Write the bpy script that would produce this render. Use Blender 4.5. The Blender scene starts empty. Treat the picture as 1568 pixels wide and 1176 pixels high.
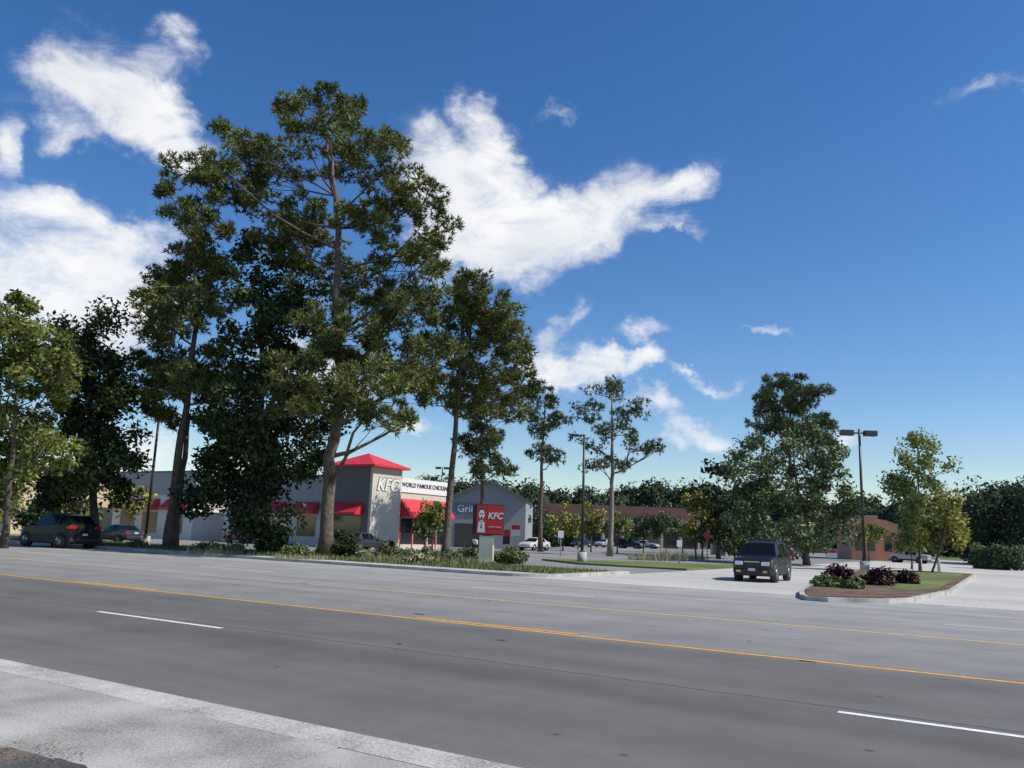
import bpy, math, random
import numpy as np
import bmesh
from mathutils import Matrix, Vector
random.seed(7)
rng = np.random.default_rng(11)
scene = bpy.context.scene
COL = scene.collection

# ------------------------------------------------------------------ survey station (camera model, real metres)
F = 1269.0; TH = math.atan((817-588)/F); R = math.radians(2.0); H = 1.8
def ray(x, y):
    u = (x-784)/F; v = (588-y)/F
    c, s = math.cos(R), math.sin(R)
    a = u*c - v*s; b = u*s + v*c
    return (a, math.cos(TH)-b*math.sin(TH), math.sin(TH)+b*math.cos(TH))
def G(x, y, z=0.0):
    r = ray(x, y); k = (H-z)/-r[2]; return (r[0]*k, r[1]*k)
def D(x, y, d):
    r = ray(x, y); return (r[0]/r[1]*d, d, r[2]/r[1]*d+H)

# ------------------------------------------------------------------ materials
def mat_new(name):
    m = bpy.data.materials.new(name); m.use_nodes = True
    nt = m.node_tree; return m, nt, nt.nodes['Principled BSDF']
def N(nt, t, **k):
    n = nt.nodes.new(t)
    for a, b in k.items(): setattr(n, a, b)
    return n
def ramp(nt, stops):
    n = N(nt, 'ShaderNodeValToRGB'); e = n.color_ramp.elements
    while len(e) < len(stops): e.new(0.5)
    for i, (p, c) in enumerate(stops):
        e[i].position = p; e[i].color = (c[0], c[1], c[2], 1)
    return n
def simple(name, col, rough=0.6, var=0.12, scale=3.0, metal=0.0, bump=0.0, coat=0.0, spec=0.5):
    m, nt, b = mat_new(name)
    tc = N(nt, 'ShaderNodeTexCoord'); no = N(nt, 'ShaderNodeTexNoise')
    no.inputs['Scale'].default_value = scale; no.inputs['Detail'].default_value = 5
    nt.links.new(tc.outputs['Object'], no.inputs['Vector'])
    lo = [c*(1-var) for c in col]; hi = [min(1, c*(1+var)) for c in col]
    r = ramp(nt, [(0.3, lo), (0.7, hi)])
    nt.links.new(no.outputs['Fac'], r.inputs['Fac']); nt.links.new(r.outputs['Color'], b.inputs['Base Color'])
    b.inputs['Roughness'].default_value = rough; b.inputs['Metallic'].default_value = metal
    b.inputs['Specular IOR Level'].default_value = spec
    if coat: b.inputs['Coat Weight'].default_value = coat; b.inputs['Coat Roughness'].default_value = 0.05
    if bump:
        bp = N(nt, 'ShaderNodeBump'); bp.inputs['Strength'].default_value = bump; bp.inputs['Distance'].default_value = 0.02
        nt.links.new(no.outputs['Fac'], bp.inputs['Height']); nt.links.new(bp.outputs['Normal'], b.inputs['Normal'])
    return m
def leafmat(name, dark, light, trans=0.25):
    m, nt, b = mat_new(name)
    at = N(nt, 'ShaderNodeAttribute'); at.attribute_name = 'tone'
    mid = [(a*.55+c*.45) for a, c in zip(dark, light)]
    r = ramp(nt, [(0.1, dark), (0.5, mid), (0.9, light)])
    nt.links.new(at.outputs['Fac'], r.inputs['Fac']); nt.links.new(r.outputs['Color'], b.inputs['Base Color'])
    b.inputs['Roughness'].default_value = 0.5; b.inputs['Specular IOR Level'].default_value = 0.3
    if trans > .3:
        tr = N(nt, 'ShaderNodeBsdfTranslucent'); nt.links.new(r.outputs['Color'], tr.inputs['Color'])
        mx = N(nt, 'ShaderNodeMixShader'); mx.inputs[0].default_value = trans
        nt.links.new(b.outputs[0], mx.inputs[1]); nt.links.new(tr.outputs[0], mx.inputs[2])
        nt.links.new(mx.outputs[0], nt.nodes['Material Output'].inputs['Surface'])
    else:   # plain matte leaf, quick to trace
        df = N(nt, 'ShaderNodeBsdfDiffuse'); gl = N(nt, 'ShaderNodeBsdfGlossy'); gl.inputs['Roughness'].default_value = .45; gl.inputs['Color'].default_value = (.5, .5, .5, 1)
        mx = N(nt, 'ShaderNodeMixShader'); mx.inputs[0].default_value = .035
        nt.links.new(r.outputs['Color'], df.inputs['Color']); nt.links.new(df.outputs[0], mx.inputs[1]); nt.links.new(gl.outputs[0], mx.inputs[2])
        nt.links.new(mx.outputs[0], nt.nodes['Material Output'].inputs['Surface'])
    return m
def noise_mix(name, scales, cols, rough=0.9, bump=0.3):
    m, nt, b = mat_new(name)
    tc = N(nt, 'ShaderNodeTexCoord')
    n1 = N(nt, 'ShaderNodeTexNoise'); n1.inputs['Scale'].default_value = scales[0]; n1.inputs['Detail'].default_value = 7
    n2 = N(nt, 'ShaderNodeTexNoise'); n2.inputs['Scale'].default_value = scales[1]; n2.inputs['Detail'].default_value = 3
    for n in (n1, n2): nt.links.new(tc.outputs['Object'], n.inputs['Vector'])
    mx = N(nt, 'ShaderNodeMath', operation='ADD'); mul = N(nt, 'ShaderNodeMath', operation='MULTIPLY'); mul.inputs[1].default_value = 0.5
    nt.links.new(n1.outputs['Fac'], mx.inputs[0]); nt.links.new(n2.outputs['Fac'], mx.inputs[1]); nt.links.new(mx.outputs[0], mul.inputs[0])
    r = ramp(nt, [(0.38, cols[0]), (0.5, cols[1]), (0.62, cols[2])])
    nt.links.new(mul.outputs[0], r.inputs['Fac']); nt.links.new(r.outputs['Color'], b.inputs['Base Color'])
    b.inputs['Roughness'].default_value = rough; b.inputs['Specular IOR Level'].default_value = 0.25
    bp = N(nt, 'ShaderNodeBump'); bp.inputs['Strength'].default_value = bump; bp.inputs['Distance'].default_value = 0.01
    nt.links.new(n2.outputs['Fac'], bp.inputs['Height']); nt.links.new(bp.outputs['Normal'], b.inputs['Normal'])
    return m

M_grass = noise_mix('grass', (0.15, 9.0), [(.065, .09, .025), (.12, .155, .045), (.21, .21, .085)])
M_conc = noise_mix('concrete', (0.5, 25), [(.32, .31, .28), (.43, .42, .385), (.5, .49, .45)])
M_kerb = noise_mix('kerb_concrete', (1.5, 40), [(.24, .235, .215), (.42, .41, .375), (.54, .53, .49)])
M_street = noise_mix('street_concrete', (0.12, 8), [(.38, .365, .33), (.46, .445, .41), (.53, .515, .48)])
M_lot = noise_mix('lot_asphalt', (0.1, 10), [(.17, .17, .17), (.23, .23, .225), (.3, .295, .285)])
M_mulch = noise_mix('mulch', (1.0, 14), [(.06, .035, .025), (.13, .08, .055), (.22, .15, .1)])
M_white = simple('white_line', (.74, .74, .72), .7, .25, 12)
M_yell = simple('yellow_line', (.75, .38, .035), .7, .25, 9)
M_yellf = simple('yellow_line_worn', (.6, .43, .17), .7, .25, 6)
M_whitef = simple('white_line_worn', (.55, .55, .54), .8, .2, 9)
M_tar = simple('tar', (.035, .034, .033), .6, .3, 9)
M_bark = simple('pine_bark', (.12, .092, .072), .95, .5, 6, bump=.8)
M_barkg = simple('pale_bark', (.22, .2, .17), .95, .4, 6, bump=.6)
M_bark2 = simple('oak_bark', (.09, .075, .062), .95, .4, 6, bump=.8)
M_pine = leafmat('pine_needles', (.03, .055, .02), (.25, .27, .08), .25)
M_pine2 = leafmat('pine_needles_far', (.04, .068, .034), (.19, .225, .1), .2)
M_dark = leafmat('dark_leaves', (.013, .025, .009), (.075, .11, .038), .12)
M_leafA = leafmat('sweetgum_leaves', (.05, .08, .016), (.31, .34, .08), .35)
M_leafI = leafmat('willow_oak_leaves', (.05, .085, .038), (.22, .27, .125), .25)
M_leafJ = leafmat('young_leaves', (.09, .135, .035), (.34, .39, .14), .35)
M_leafY = leafmat('autumn_leaves', (.13, .14, .03), (.43, .4, .1), .25)
M_litter = leafmat('leaf_litter', (.1, .06, .03), (.36, .22, .1), .1)
M_far = leafmat('distant_leaves', (.022, .042, .02), (.09, .125, .058), .15)
M_mar = leafmat('maroon_leaves', (.02, .007, .011), (.085, .025, .035), .15)
M_shr = leafmat('shrub_leaves', (.055, .075, .028), (.22, .25, .1), .2)
M_orn = leafmat('ornamental_grass_blades', (.16, .16, .07), (.42, .4, .23), .3)
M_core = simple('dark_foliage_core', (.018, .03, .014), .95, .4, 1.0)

def road_mat():
    m, nt, b = mat_new('asphalt')
    L = nt.links.new
    tc = N(nt, 'ShaderNodeTexCoord'); sp = N(nt, 'ShaderNodeSeparateXYZ'); L(tc.outputs['Object'], sp.inputs[0])
    mp = N(nt, 'ShaderNodeMapping'); mp.inputs['Scale'].default_value = (0.04, 0.9, 1); L(tc.outputs['Object'], mp.inputs[0])
    n1 = N(nt, 'ShaderNodeTexNoise'); n1.inputs['Scale'].default_value = 1.0; n1.inputs['Detail'].default_value = 8; n1.inputs['Roughness'].default_value = .6; L(mp.outputs[0], n1.inputs['Vector'])
    n2 = N(nt, 'ShaderNodeTexNoise'); n2.inputs['Scale'].default_value = 38; n2.inputs['Detail'].default_value = 4; n2.inputs['Roughness'].default_value = .7; L(tc.outputs['Object'], n2.inputs['Vector'])
    n3 = N(nt, 'ShaderNodeTexNoise'); n3.inputs['Scale'].default_value = 0.6; n3.inputs['Detail'].default_value = 9; n3.inputs['Roughness'].default_value = .62; L(tc.outputs['Object'], n3.inputs['Vector'])
    mr = N(nt, 'ShaderNodeMapRange'); mr.inputs['From Min'].default_value = 0; mr.inputs['From Max'].default_value = 32
    L(sp.outputs['Y'], mr.inputs['Value'])
    c = lambda v: (v*1.02, v*1.0, v*.95)
    r = ramp(nt, [(5.6/32, c(.165)), (7.2/32, c(.132)), (10.0/32, c(.128)), (13.7/32, c(.14)), (14.3/32, c(.205)), (18/32, c(.235)), (20/32, c(.25)), (26/32, c(.28)), (30.8/32, c(.32))])
    L(mr.outputs[0], r.inputs['Fac'])
    a = N(nt, 'ShaderNodeMath', operation='ADD'); L(n1.outputs['Fac'], a.inputs[0]); L(n2.outputs['Fac'], a.inputs[1])
    a2 = N(nt, 'ShaderNodeMath', operation='ADD'); L(a.outputs[0], a2.inputs[0]); L(n3.outputs['Fac'], a2.inputs[1])
    k = N(nt, 'ShaderNodeMapRange'); k.inputs['From Min'].default_value = 1.0; k.inputs['From Max'].default_value = 2.0
    k.inputs['To Min'].default_value = 0.66; k.inputs['To Max'].default_value = 1.34; L(a2.outputs[0], k.inputs['Value'])
    wp = N(nt, 'ShaderNodeMath', operation='MULTIPLY'); wp.inputs[1].default_value = 2*math.pi/1.95; L(sp.outputs['Y'], wp.inputs[0])
    ws = N(nt, 'ShaderNodeMath', operation='SINE'); L(wp.outputs[0], ws.inputs[0])
    wk = N(nt, 'ShaderNodeMath', operation='MULTIPLY_ADD'); wk.inputs[1].default_value = .035; L(ws.outputs[0], wk.inputs[0]); L(k.outputs[0], wk.inputs[2])
    vm = N(nt, 'ShaderNodeVectorMath', operation='SCALE'); L(r.outputs['Color'], vm.inputs[0]); L(wk.outputs[0], vm.inputs['Scale'])
    cur = vm.outputs[0]
    wn = N(nt, 'ShaderNodeTexNoise'); wn.inputs['Scale'].default_value = 1.2; wn.inputs['Detail'].default_value = 5; L(tc.outputs['Object'], wn.inputs['Vector'])
    wob = N(nt, 'ShaderNodeMath', operation='MULTIPLY_ADD'); wob.inputs[1].default_value = 0.16; wob.inputs[2].default_value = -0.08; L(wn.outputs['Fac'], wob.inputs[0])
    yy = N(nt, 'ShaderNodeMath', operation='ADD'); L(sp.outputs['Y'], yy.inputs[0]); L(wob.outputs[0], yy.inputs[1])
    for t0, w in ((10.3, .03), (14.12, .015), (17.5, .02), (26.6, .03)):
        s1 = N(nt, 'ShaderNodeMath', operation='SUBTRACT'); L(yy.outputs[0], s1.inputs[0]); s1.inputs[1].default_value = t0
        s2 = N(nt, 'ShaderNodeMath', operation='ABSOLUTE'); L(s1.outputs[0], s2.inputs[0])
        s3 = N(nt, 'ShaderNodeMapRange'); s3.inputs['From Min'].default_value = w*.4; s3.inputs['From Max'].default_value = w
        s3.inputs['To Min'].default_value = 0.4; s3.inputs['To Max'].default_value = 1; L(s2.outputs[0], s3.inputs['Value'])
        v = N(nt, 'ShaderNodeVectorMath', operation='SCALE'); L(cur, v.inputs[0]); L(s3.outputs[0], v.inputs['Scale']); cur = v.outputs[0]
    sp2 = N(nt, 'ShaderNodeTexVoronoi'); sp2.inputs['Scale'].default_value = 1.1; L(tc.outputs['Object'], sp2.inputs['Vector'])
    sr = N(nt, 'ShaderNodeMapRange'); sr.inputs['From Min'].default_value = 0.03; sr.inputs['From Max'].default_value = 0.07
    sr.inputs['To Min'].default_value = 0.55; sr.inputs['To Max'].default_value = 1; L(sp2.outputs['Distance'], sr.inputs['Value'])
    v = N(nt, 'ShaderNodeVectorMath', operation='SCALE'); L(cur, v.inputs[0]); L(sr.outputs[0], v.inputs['Scale']); cur = v.outputs[0]
    L(cur, b.inputs['Base Color']); b.inputs['Roughness'].default_value = .85; b.inputs['Specular IOR Level'].default_value = .2
    bp = N(nt, 'ShaderNodeBump'); bp.inputs['Strength'].default_value = .35; bp.inputs['Distance'].default_value = .012
    L(n2.outputs['Fac'], bp.inputs['Height']); L(bp.outputs[0], b.inputs['Normal'])
    return m
M_road = road_mat()

# ------------------------------------------------------------------ mesh helpers
def mesh_obj(name, verts, faces, mat, parent=None, mats=None, midx=None, smooth=False):
    me = bpy.data.meshes.new(name); me.from_pydata([tuple(v) for v in verts], [], faces)
    for m in (mats or [mat]): me.materials.append(m)
    if midx is not None: me.polygons.foreach_set('material_index', midx)
    if smooth: me.polygons.foreach_set('use_smooth', [True]*len(faces))
    me.update(); o = bpy.data.objects.new(name, me); COL.objects.link(o)
    if parent: o.parent = parent
    return o
ANG = math.atan2(-.5361, .8447)
SITE = Matrix.Rotation(ANG, 4, 'Z')
def W(r, t): v = SITE @ Vector((r, t, 0)); return v.x, v.y
def toRT(X, Y): v = SITE.inverted() @ Vector((X, Y, 0)); return v.x, v.y
def empty(name, X, Y, z=0, rot=ANG):
    e = bpy.data.objects.new(name, None); COL.objects.link(e); e.location = (X, Y, z); e.rotation_euler = (0, 0, rot); e.empty_display_size = .5
    return e
def sheet(name, pts, z, mat):
    o = mesh_obj(name, [(p[0], p[1], z) for p in pts], [list(range(len(pts)))], mat); o.rotation_euler = (0, 0, ANG); return o
def slab(name, pts, z0, z1, mat, parent=None, topmat=None):
    n = len(pts)
    a = sum(pts[i][0]*pts[(i+1) % n][1]-pts[(i+1) % n][0]*pts[i][1] for i in range(n))
    if a < 0: pts = pts[::-1]
    v = [(p[0], p[1], z0) for p in pts]+[(p[0], p[1], z1) for p in pts]
    f = [list(range(n, 2*n))]+[[i, (i+1) % n, n+(i+1) % n, n+i] for i in range(n)]
    return mesh_obj(name, v, f, mat, parent, mats=[mat, topmat or mat], midx=[1]+[0]*n)
def box(name, x0, x1, y0, y1, z0, z1, mat, parent=None, bev=0):
    v = [(x, y, z) for z in (z0, z1) for x, y in ((x0, y0), (x1, y0), (x1, y1), (x0, y1))]
    f = [[3, 2, 1, 0], [4, 5, 6, 7], [0, 1, 5, 4], [1, 2, 6, 5], [2, 3, 7, 6], [3, 0, 4, 7]]
    o = mesh_obj(name, v, f, mat, parent)
    if bev:
        b = o.modifiers.new('b', 'BEVEL'); b.width = bev; b.segments = 2
    return o
def tube_data(paths, sides=6):
    V = []; Fc = []
    for pts, rad in paths:
        base = len(V); P = [Vector(p) for p in pts]
        for i, p in enumerate(P):
            t = (P[min(i+1, len(P)-1)]-P[max(i-1, 0)]).normalized()
            a = t.cross(Vector((0.3, 1, 0.1))).normalized(); b2 = t.cross(a)
            for k in range(sides):
                an = 2*math.pi*k/sides
                V.append(p+(a*math.cos(an)+b2*math.sin(an))*rad[i])
        for i in range(len(P)-1):
            for k in range(sides):
                Fc.append([base+i*sides+k, base+i*sides+(k+1) % sides, base+(i+1)*sides+(k+1) % sides, base+(i+1)*sides+k])
        Fc.append([base+(len(P)-1)*sides+k for k in range(sides)])
        Fc.append([base+k for k in range(sides)][::-1])
    return V, Fc
def tubes(name, paths, mat, parent=None, sides=6):
    V, Fc = tube_data(paths, sides); return mesh_obj(name, V, Fc, mat, parent, smooth=True)

# ------------------------------------------------------------------ foliage
def unit(n):
    v = rng.normal(size=(n, 3)); return v/np.linalg.norm(v, axis=1, keepdims=True)
def raw_mesh(name, V, k, tone, mat, parent):
    nf = len(V)//k; me = bpy.data.meshes.new(name)
    me.vertices.add(len(V)); me.vertices.foreach_set('co', V.astype(np.float32).ravel())
    me.loops.add(len(V)); me.loops.foreach_set('vertex_index', np.arange(len(V), dtype=np.int32))
    me.polygons.add(nf); me.polygons.foreach_set('loop_start', np.arange(0, len(V), k, dtype=np.int32))
    me.polygons.foreach_set('loop_total', np.full(nf, k, dtype=np.int32))
    at = me.attributes.new('tone', 'FLOAT', 'FACE'); at.data.foreach_set('value', tone.astype(np.float32))
    me.materials.append(mat); me.update(calc_edges=True); me.validate()
    o = bpy.data.objects.new(name, me); COL.objects.link(o)
    if parent: o.parent = parent
    return o
def needles(C, rad, per, nb, ln, wd, flat):
    n = len(C); ci = np.repeat(np.arange(n), per); m = len(ci)
    u = unit(m); rr = rad[ci]*rng.random(m)**.42
    off = u*rr[:, None]; off[:, 2] *= flat; off[:, 2] += rad[ci]*.15
    P = C[ci]+off
    td = u+np.array([0, 0, .8])+unit(m)*.4; td /= np.linalg.norm(td, axis=1, keepdims=True)
    ti = np.repeat(np.arange(m), nb); q = len(ti)
    d = td[ti]*.75+unit(q)*.9; d /= np.linalg.norm(d, axis=1, keepdims=True)
    s = np.cross(d, unit(q)); s /= np.linalg.norm(s, axis=1, keepdims=True)
    l = ln*(.6+.7*rng.random(q)); w = wd*(.7+.6*rng.random(q))
    B = P[ti]
    V = np.stack([B+s*w[:, None], B-s*w[:, None], B+d*l[:, None]], 1).reshape(-1, 3)
    ct = rng.random(n); tt = rng.random(m)
    tone = np.clip(.45*ct[ci][ti]+.3*tt[ti]+.25*rng.random(q), 0, 1)
    return V, tone
def leaves(C, rad, per, size, flat):
    n = len(C); ci = np.repeat(np.arange(n), per); m = len(ci)
    u = unit(m); off = u*(rad[ci]*(.08+1.12*rng.random(m)**.7))[:, None]; off[:, 2] *= flat
    P = C[ci]+off; nrm = unit(m)*.9+u*.5+np.array([0, 0, .4]); nrm /= np.linalg.norm(nrm, axis=1, keepdims=True)
    a = np.cross(nrm, unit(m)); a /= np.linalg.norm(a, axis=1, keepdims=True); b = np.cross(nrm, a)
    s = (size*(.6+.8*rng.random(m)))[:, None]
    V = np.stack([P+a*s, P+b*s*.55, P-a*s, P-b*s*.55], 1).reshape(-1, 3)
    tone = np.clip(.4*rng.random(n)[ci]+.6*rng.random(m), 0, 1)
    return V, tone

def tree(name, d, trunk, blobs, kind, fmat, bark, r0, dens=1.0, crad=1.0, leaf=.2, per=None, seed=0, depth=.55, flat=None, wscale=1.0):
    global rng
    rng = np.random.default_rng(100+seed); rd = random.Random(seed)
    m = d/F
    T = [Vector(D(x, y, d)) for x, y in trunk]; base = Vector((T[0].x, T[0].y, 0))
    T[0].z = -0.05
    e = empty(name, base.x, base.y, 0, 0)
    T = [p-base for p in T]
    pts = []
    for i in range(len(T)-1):
        for k in range(4): pts.append(T[i].lerp(T[i+1], k/4)+Vector((rd.uniform(-1, 1), rd.uniform(-1, 1), 0))*r0*.25*(1 if i or k else 0))
    pts.append(T[-1]); n = len(pts); ztop = pts[-1].z
    rad = [r0*(1-.85*(p.z/ztop))**.8*(1.0+.35*math.exp(-max(p.z, 0)/.5)) if p.z < ztop else r0*.1 for p in pts]
    paths = [(pts, rad)]; tw = []
    cx = sum(b[0] for b in blobs)/len(blobs); half = max(abs(b[0]-cx)+b[2] for b in blobs)*m
    Cs = []; Rs = []
    for bx, by, rx, ry in blobs:
        hx = abs(bx-cx)*m
        yr = math.sqrt(max(.05, 1-(hx/half)**2))*half*depth
        c = Vector(D(bx, by, d+rd.uniform(-yr, yr)))-base
        RX, RZ = rx*m, ry*m
        za = max(ztop*.12, min(c.z-.45*math.hypot(c.x, c.y)-.3, ztop*.97))
        j = min(range(n), key=lambda i: abs(pts[i].z-za)); a = pts[j]; rl = max(.035, min(rad[j]*.45, .04+.022*(c-a).length))
        mid = a.lerp(c, .5)+Vector((rd.uniform(-.3, .3), rd.uniform(-.3, .3), -.06*(c-a).length))
        q1 = a.lerp(mid, .5)+Vector((rd.uniform(-.2, .2), rd.uniform(-.2, .2), -.1)); q2 = mid.lerp(c, .5)+Vector((rd.uniform(-.3, .3), rd.uniform(-.3, .3), rd.uniform(-.1, .3)))
        paths.append(([a, q1, mid, q2, c], [rl, rl*.8, rl*.62, rl*.45, rl*.25]))
        nc = max(5, int(dens*RX*RZ*(4.2 if kind == 'pine' else 2.9)/(crad*crad)))
        for _ in range(nc):
            v = Vector(unit(1)[0])*(rd.random()**.36)*1.08
            p = c+Vector((v.x*RX, v.y*max(RX, RZ)*.9, v.z*RZ))
            if p.z < .3: continue
            Cs.append(p); Rs.append(crad*rd.uniform(.5, 1.15))
            s = rd.choice([mid, q2, c, c]); mm = s.lerp(p, .5)+Vector((0, 0, -.1))
            tw.append(([s, mm, p], [.04*wscale, .026*wscale, .012*wscale]))
    V, Fc = tube_data(paths, 8); V2, F2 = tube_data(tw, 3); o = len(V)
    mesh_obj('trunk_and_limbs', V+V2, Fc+[[i+o for i in f] for f in F2], bark, e, smooth=True)
    C = np.array([tuple(p) for p in Cs]); Rr = np.array(Rs)
    if kind == 'pine':
        V, t = needles(C, Rr, per or 27, 9, leaf, leaf*.11, flat or .72); raw_mesh('foliage', V, 3, t, fmat, e)
    else:
        V, t = leaves(C, Rr, per or 110, leaf, flat or .8); raw_mesh('foliage', V, 4, t, fmat, e)
    return e

tree('pine_tree', 50, [(497, 852), (506, 700), (522, 600), (516, 480), (520, 350), (505, 250), (495, 190)],
     [(490, 165, 60, 28), (440, 162, 20, 16), (540, 180, 38, 28), (500, 210, 60, 25), (345, 205, 28, 20), (390, 215, 42, 26), (425, 260, 62, 40), (545, 250, 62, 42), (614, 245, 32, 30), (580, 215, 30, 20), (470, 345, 62, 45), (565, 330, 60, 42), (645, 315, 45, 30), (672, 350, 32, 36), (620, 285, 30, 25), (655, 395, 34, 24), (610, 400, 55, 36), (500, 425, 70, 38), (590, 470, 78, 38), (520, 510, 85, 40), (640, 470, 40, 40), (640, 540, 60, 42), (560, 590, 80, 34), (480, 610, 65, 36), (625, 590, 52, 32), (560, 640, 50, 18), (618, 645, 10, 22), (440, 360, 60, 40), (395, 300, 50, 35), (480, 560, 60, 36), (545, 550, 60, 28), (330, 250, 30, 25)],
     'pine', M_pine, M_bark, .42, dens=.72, crad=.72, leaf=.38, seed=1, depth=.6)
tree('pine_tree', 54, [(258, 836), (272, 700), (285, 620), (300, 500), (300, 350)],
     [(290, 262, 45, 22), (265, 330, 28, 18), (262, 290, 22, 18), (330, 290, 40, 35), (320, 335, 45, 35), (310, 390, 50, 40), (285, 410, 30, 25), (255, 450, 42, 38), (285, 480, 55, 46), (235, 500, 30, 28), (300, 560, 75, 42), (265, 590, 45, 36), (350, 600, 60, 38), (280, 640, 40, 16), (330, 450, 50, 45), (225, 465, 20, 16)],
     'pine', M_pine, M_bark, .3, dens=.82, crad=.76, leaf=.39, seed=2)
tree('pine_tree', 57, [(266, 834), (280, 720), (288, 640), (270, 560)], [(240, 600, 35, 40), (250, 560, 30, 30), (225, 560, 20, 25)], 'pine', M_pine, M_bark, .28, dens=.9, crad=.76, leaf=.4, seed=3)
tree('magnolia_tree', 54, [(410, 845), (402, 700), (400, 560), (400, 420)],
     [(385, 370, 42, 40), (400, 430, 65, 45), (400, 490, 75, 55), (410, 560, 80, 60), (400, 630, 85, 55), (400, 690, 85, 50), (370, 735, 70, 45), (440, 715, 60, 50), (315, 720, 32, 45), (340, 670, 50, 50), (410, 780, 50, 35), (460, 650, 55, 60), (415, 815, 38, 20), (335, 765, 40, 28), (450, 500, 50, 60)],
     'leaf', M_dark, M_bark2, .35, dens=1.0, crad=1.15, leaf=.18, per=160, seed=4)
tree('sweetgum_tree', 48, [(8, 822), (18, 700), (30, 550)], [(28, 490, 42, 30), (-20, 520, 60, 60), (58, 530, 38, 38), (20, 590, 66, 50), (30, 650, 62, 50), (15, 710, 60, 42), (75, 620, 34, 55), (-50, 640, 50, 80), (0, 745, 34, 30), (65, 690, 38, 45), (90, 570, 25, 30)], 'leaf', M_leafA, M_bark2, .2, dens=1.25, crad=.95, leaf=.15, per=150, seed=5)
tree('oak_tree', 54, [(150, 828), (140, 700), (135, 550)], [(135, 497, 40, 30), (105, 530, 36, 34), (165, 530, 36, 38), (130, 580, 70, 50), (150, 640, 64, 50), (130, 700, 72, 45), (155, 745, 58, 32), (100, 640, 50, 55), (190, 600, 30, 45), (190, 700, 35, 40), (95, 745, 45, 28)], 'leaf', M_dark, M_bark2, .28, dens=1.15, crad=1.1, leaf=.17, per=160, seed=6)
tree('pine_tree', 55, [(680, 858), (690, 760), (703, 600), (708, 470)],
     [(712, 435, 42, 24), (695, 480, 55, 28), (745, 460, 35, 23), (775, 485, 36, 22), (795, 520, 34, 28), (720, 530, 72, 34), (788, 565, 45, 28), (740, 595, 72, 34), (690, 580, 52, 26), (650, 595, 40, 25), (765, 632, 50, 18), (808, 590, 26, 18), (650, 540, 30, 25), (740, 500, 50, 30), (700, 620, 40, 16)],
     'pine', M_pine, M_bark, .27, dens=.72, crad=.72, leaf=.38, seed=7)
tree('pine_tree', 75, [(737, 835), (738, 740), (737, 640)], [(745, 632, 28, 16), (715, 680, 22, 16), (752, 685, 28, 18), (735, 715, 30, 14), (765, 720, 20, 10), (725, 650, 14, 14), (740, 665, 26, 14)], 'pine', M_pine2, M_bark, .25, dens=1.0, crad=.8, leaf=.42, seed=8)
tree('pine_tree', 90, [(828, 835), (829, 720), (835, 605)], [(840, 612, 26, 14), (848, 648, 25, 13), (825, 660, 14, 10), (828, 690, 22, 11), (850, 702, 20, 9), (818, 635, 12, 10)], 'pine', M_pine2, M_bark, .26, dens=.8, crad=.8, leaf=.42, seed=9)
tree('pine_tree', 80, [(934, 845), (937, 750), (937, 700), (938, 600)], [(935, 600, 38, 17), (902, 630, 24, 20), (970, 632, 28, 20), (937, 655, 40, 16), (905, 680, 26, 12), (978, 685, 35, 10), (955, 712, 36, 10), (1000, 688, 15, 6), (915, 715, 22, 8)], 'pine', M_pine2, M_barkg, .27, dens=.68, crad=.8, leaf=.36, per=22, seed=10, wscale=1.7)
tree('pine_tree', 90, [(1210, 845), (1210, 720), (1210, 595)], [(1205, 590, 42, 13), (1175, 610, 26, 11), (1235, 608, 34, 15), (1210, 632, 50, 17), (1245, 655, 26, 13), (1188, 652, 36, 11), (1232, 672, 36, 16), (1175, 660, 20, 8)], 'pine', M_pine2, M_bark, .3, dens=1.2, crad=.9, leaf=.45, per=32, seed=11)
tree('willow_oak_tree', 72, [(1235, 852), (1225, 780), (1215, 690)], [(1145, 695, 34, 30), (1150, 745, 45, 42), (1190, 690, 50, 34), (1215, 730, 60, 45), (1260, 695, 34, 28), (1272, 745, 40, 44), (1200, 780, 76, 42), (1145, 785, 42, 34), (1275, 795, 42, 34), (1190, 818, 58, 22), (1250, 820, 45, 18), (1235, 660, 28, 20), (1300, 770, 18, 30)], 'leaf', M_leafI, M_bark2, .26, dens=.9, crad=1.15, leaf=.17, per=150, seed=12)
tree('oak_tree', 85, [(1100, 845), (1100, 740)], [(1100, 722, 30, 16), (1100, 760, 34, 32), (1090, 800, 30, 28), (1125, 790, 24, 28)], 'leaf', M_far, M_bark2, .2, dens=.9, crad=1.2, leaf=.26, per=110, seed=13)
tree('maple_tree', 62, [(1408, 866), (1407, 770), (1405, 665)], [(1410, 672, 18, 16), (1405, 700, 34, 22), (1385, 735, 28, 20), (1430, 730, 38, 28), (1400, 765, 44, 30), (1372, 745, 16, 12), (1440, 768, 34, 26), (1400, 805, 40, 20), (1395, 830, 26, 12), (1425, 795, 36, 22)], 'leaf', M_leafJ, M_bark2, .09, dens=.85, crad=.85, leaf=.14, per=110, seed=14)
tree('maple_tree', 58, [(1425, 872), (1445, 820), (1450, 745)], [(1445, 765, 24, 22), (1465, 785, 28, 24), (1450, 815, 42, 22), (1472, 822, 22, 18), (1430, 825, 26, 14)], 'leaf', M_leafY, M_bark2, .07, dens=.95, crad=.75, leaf=.14, per=110, seed=15)
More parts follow.
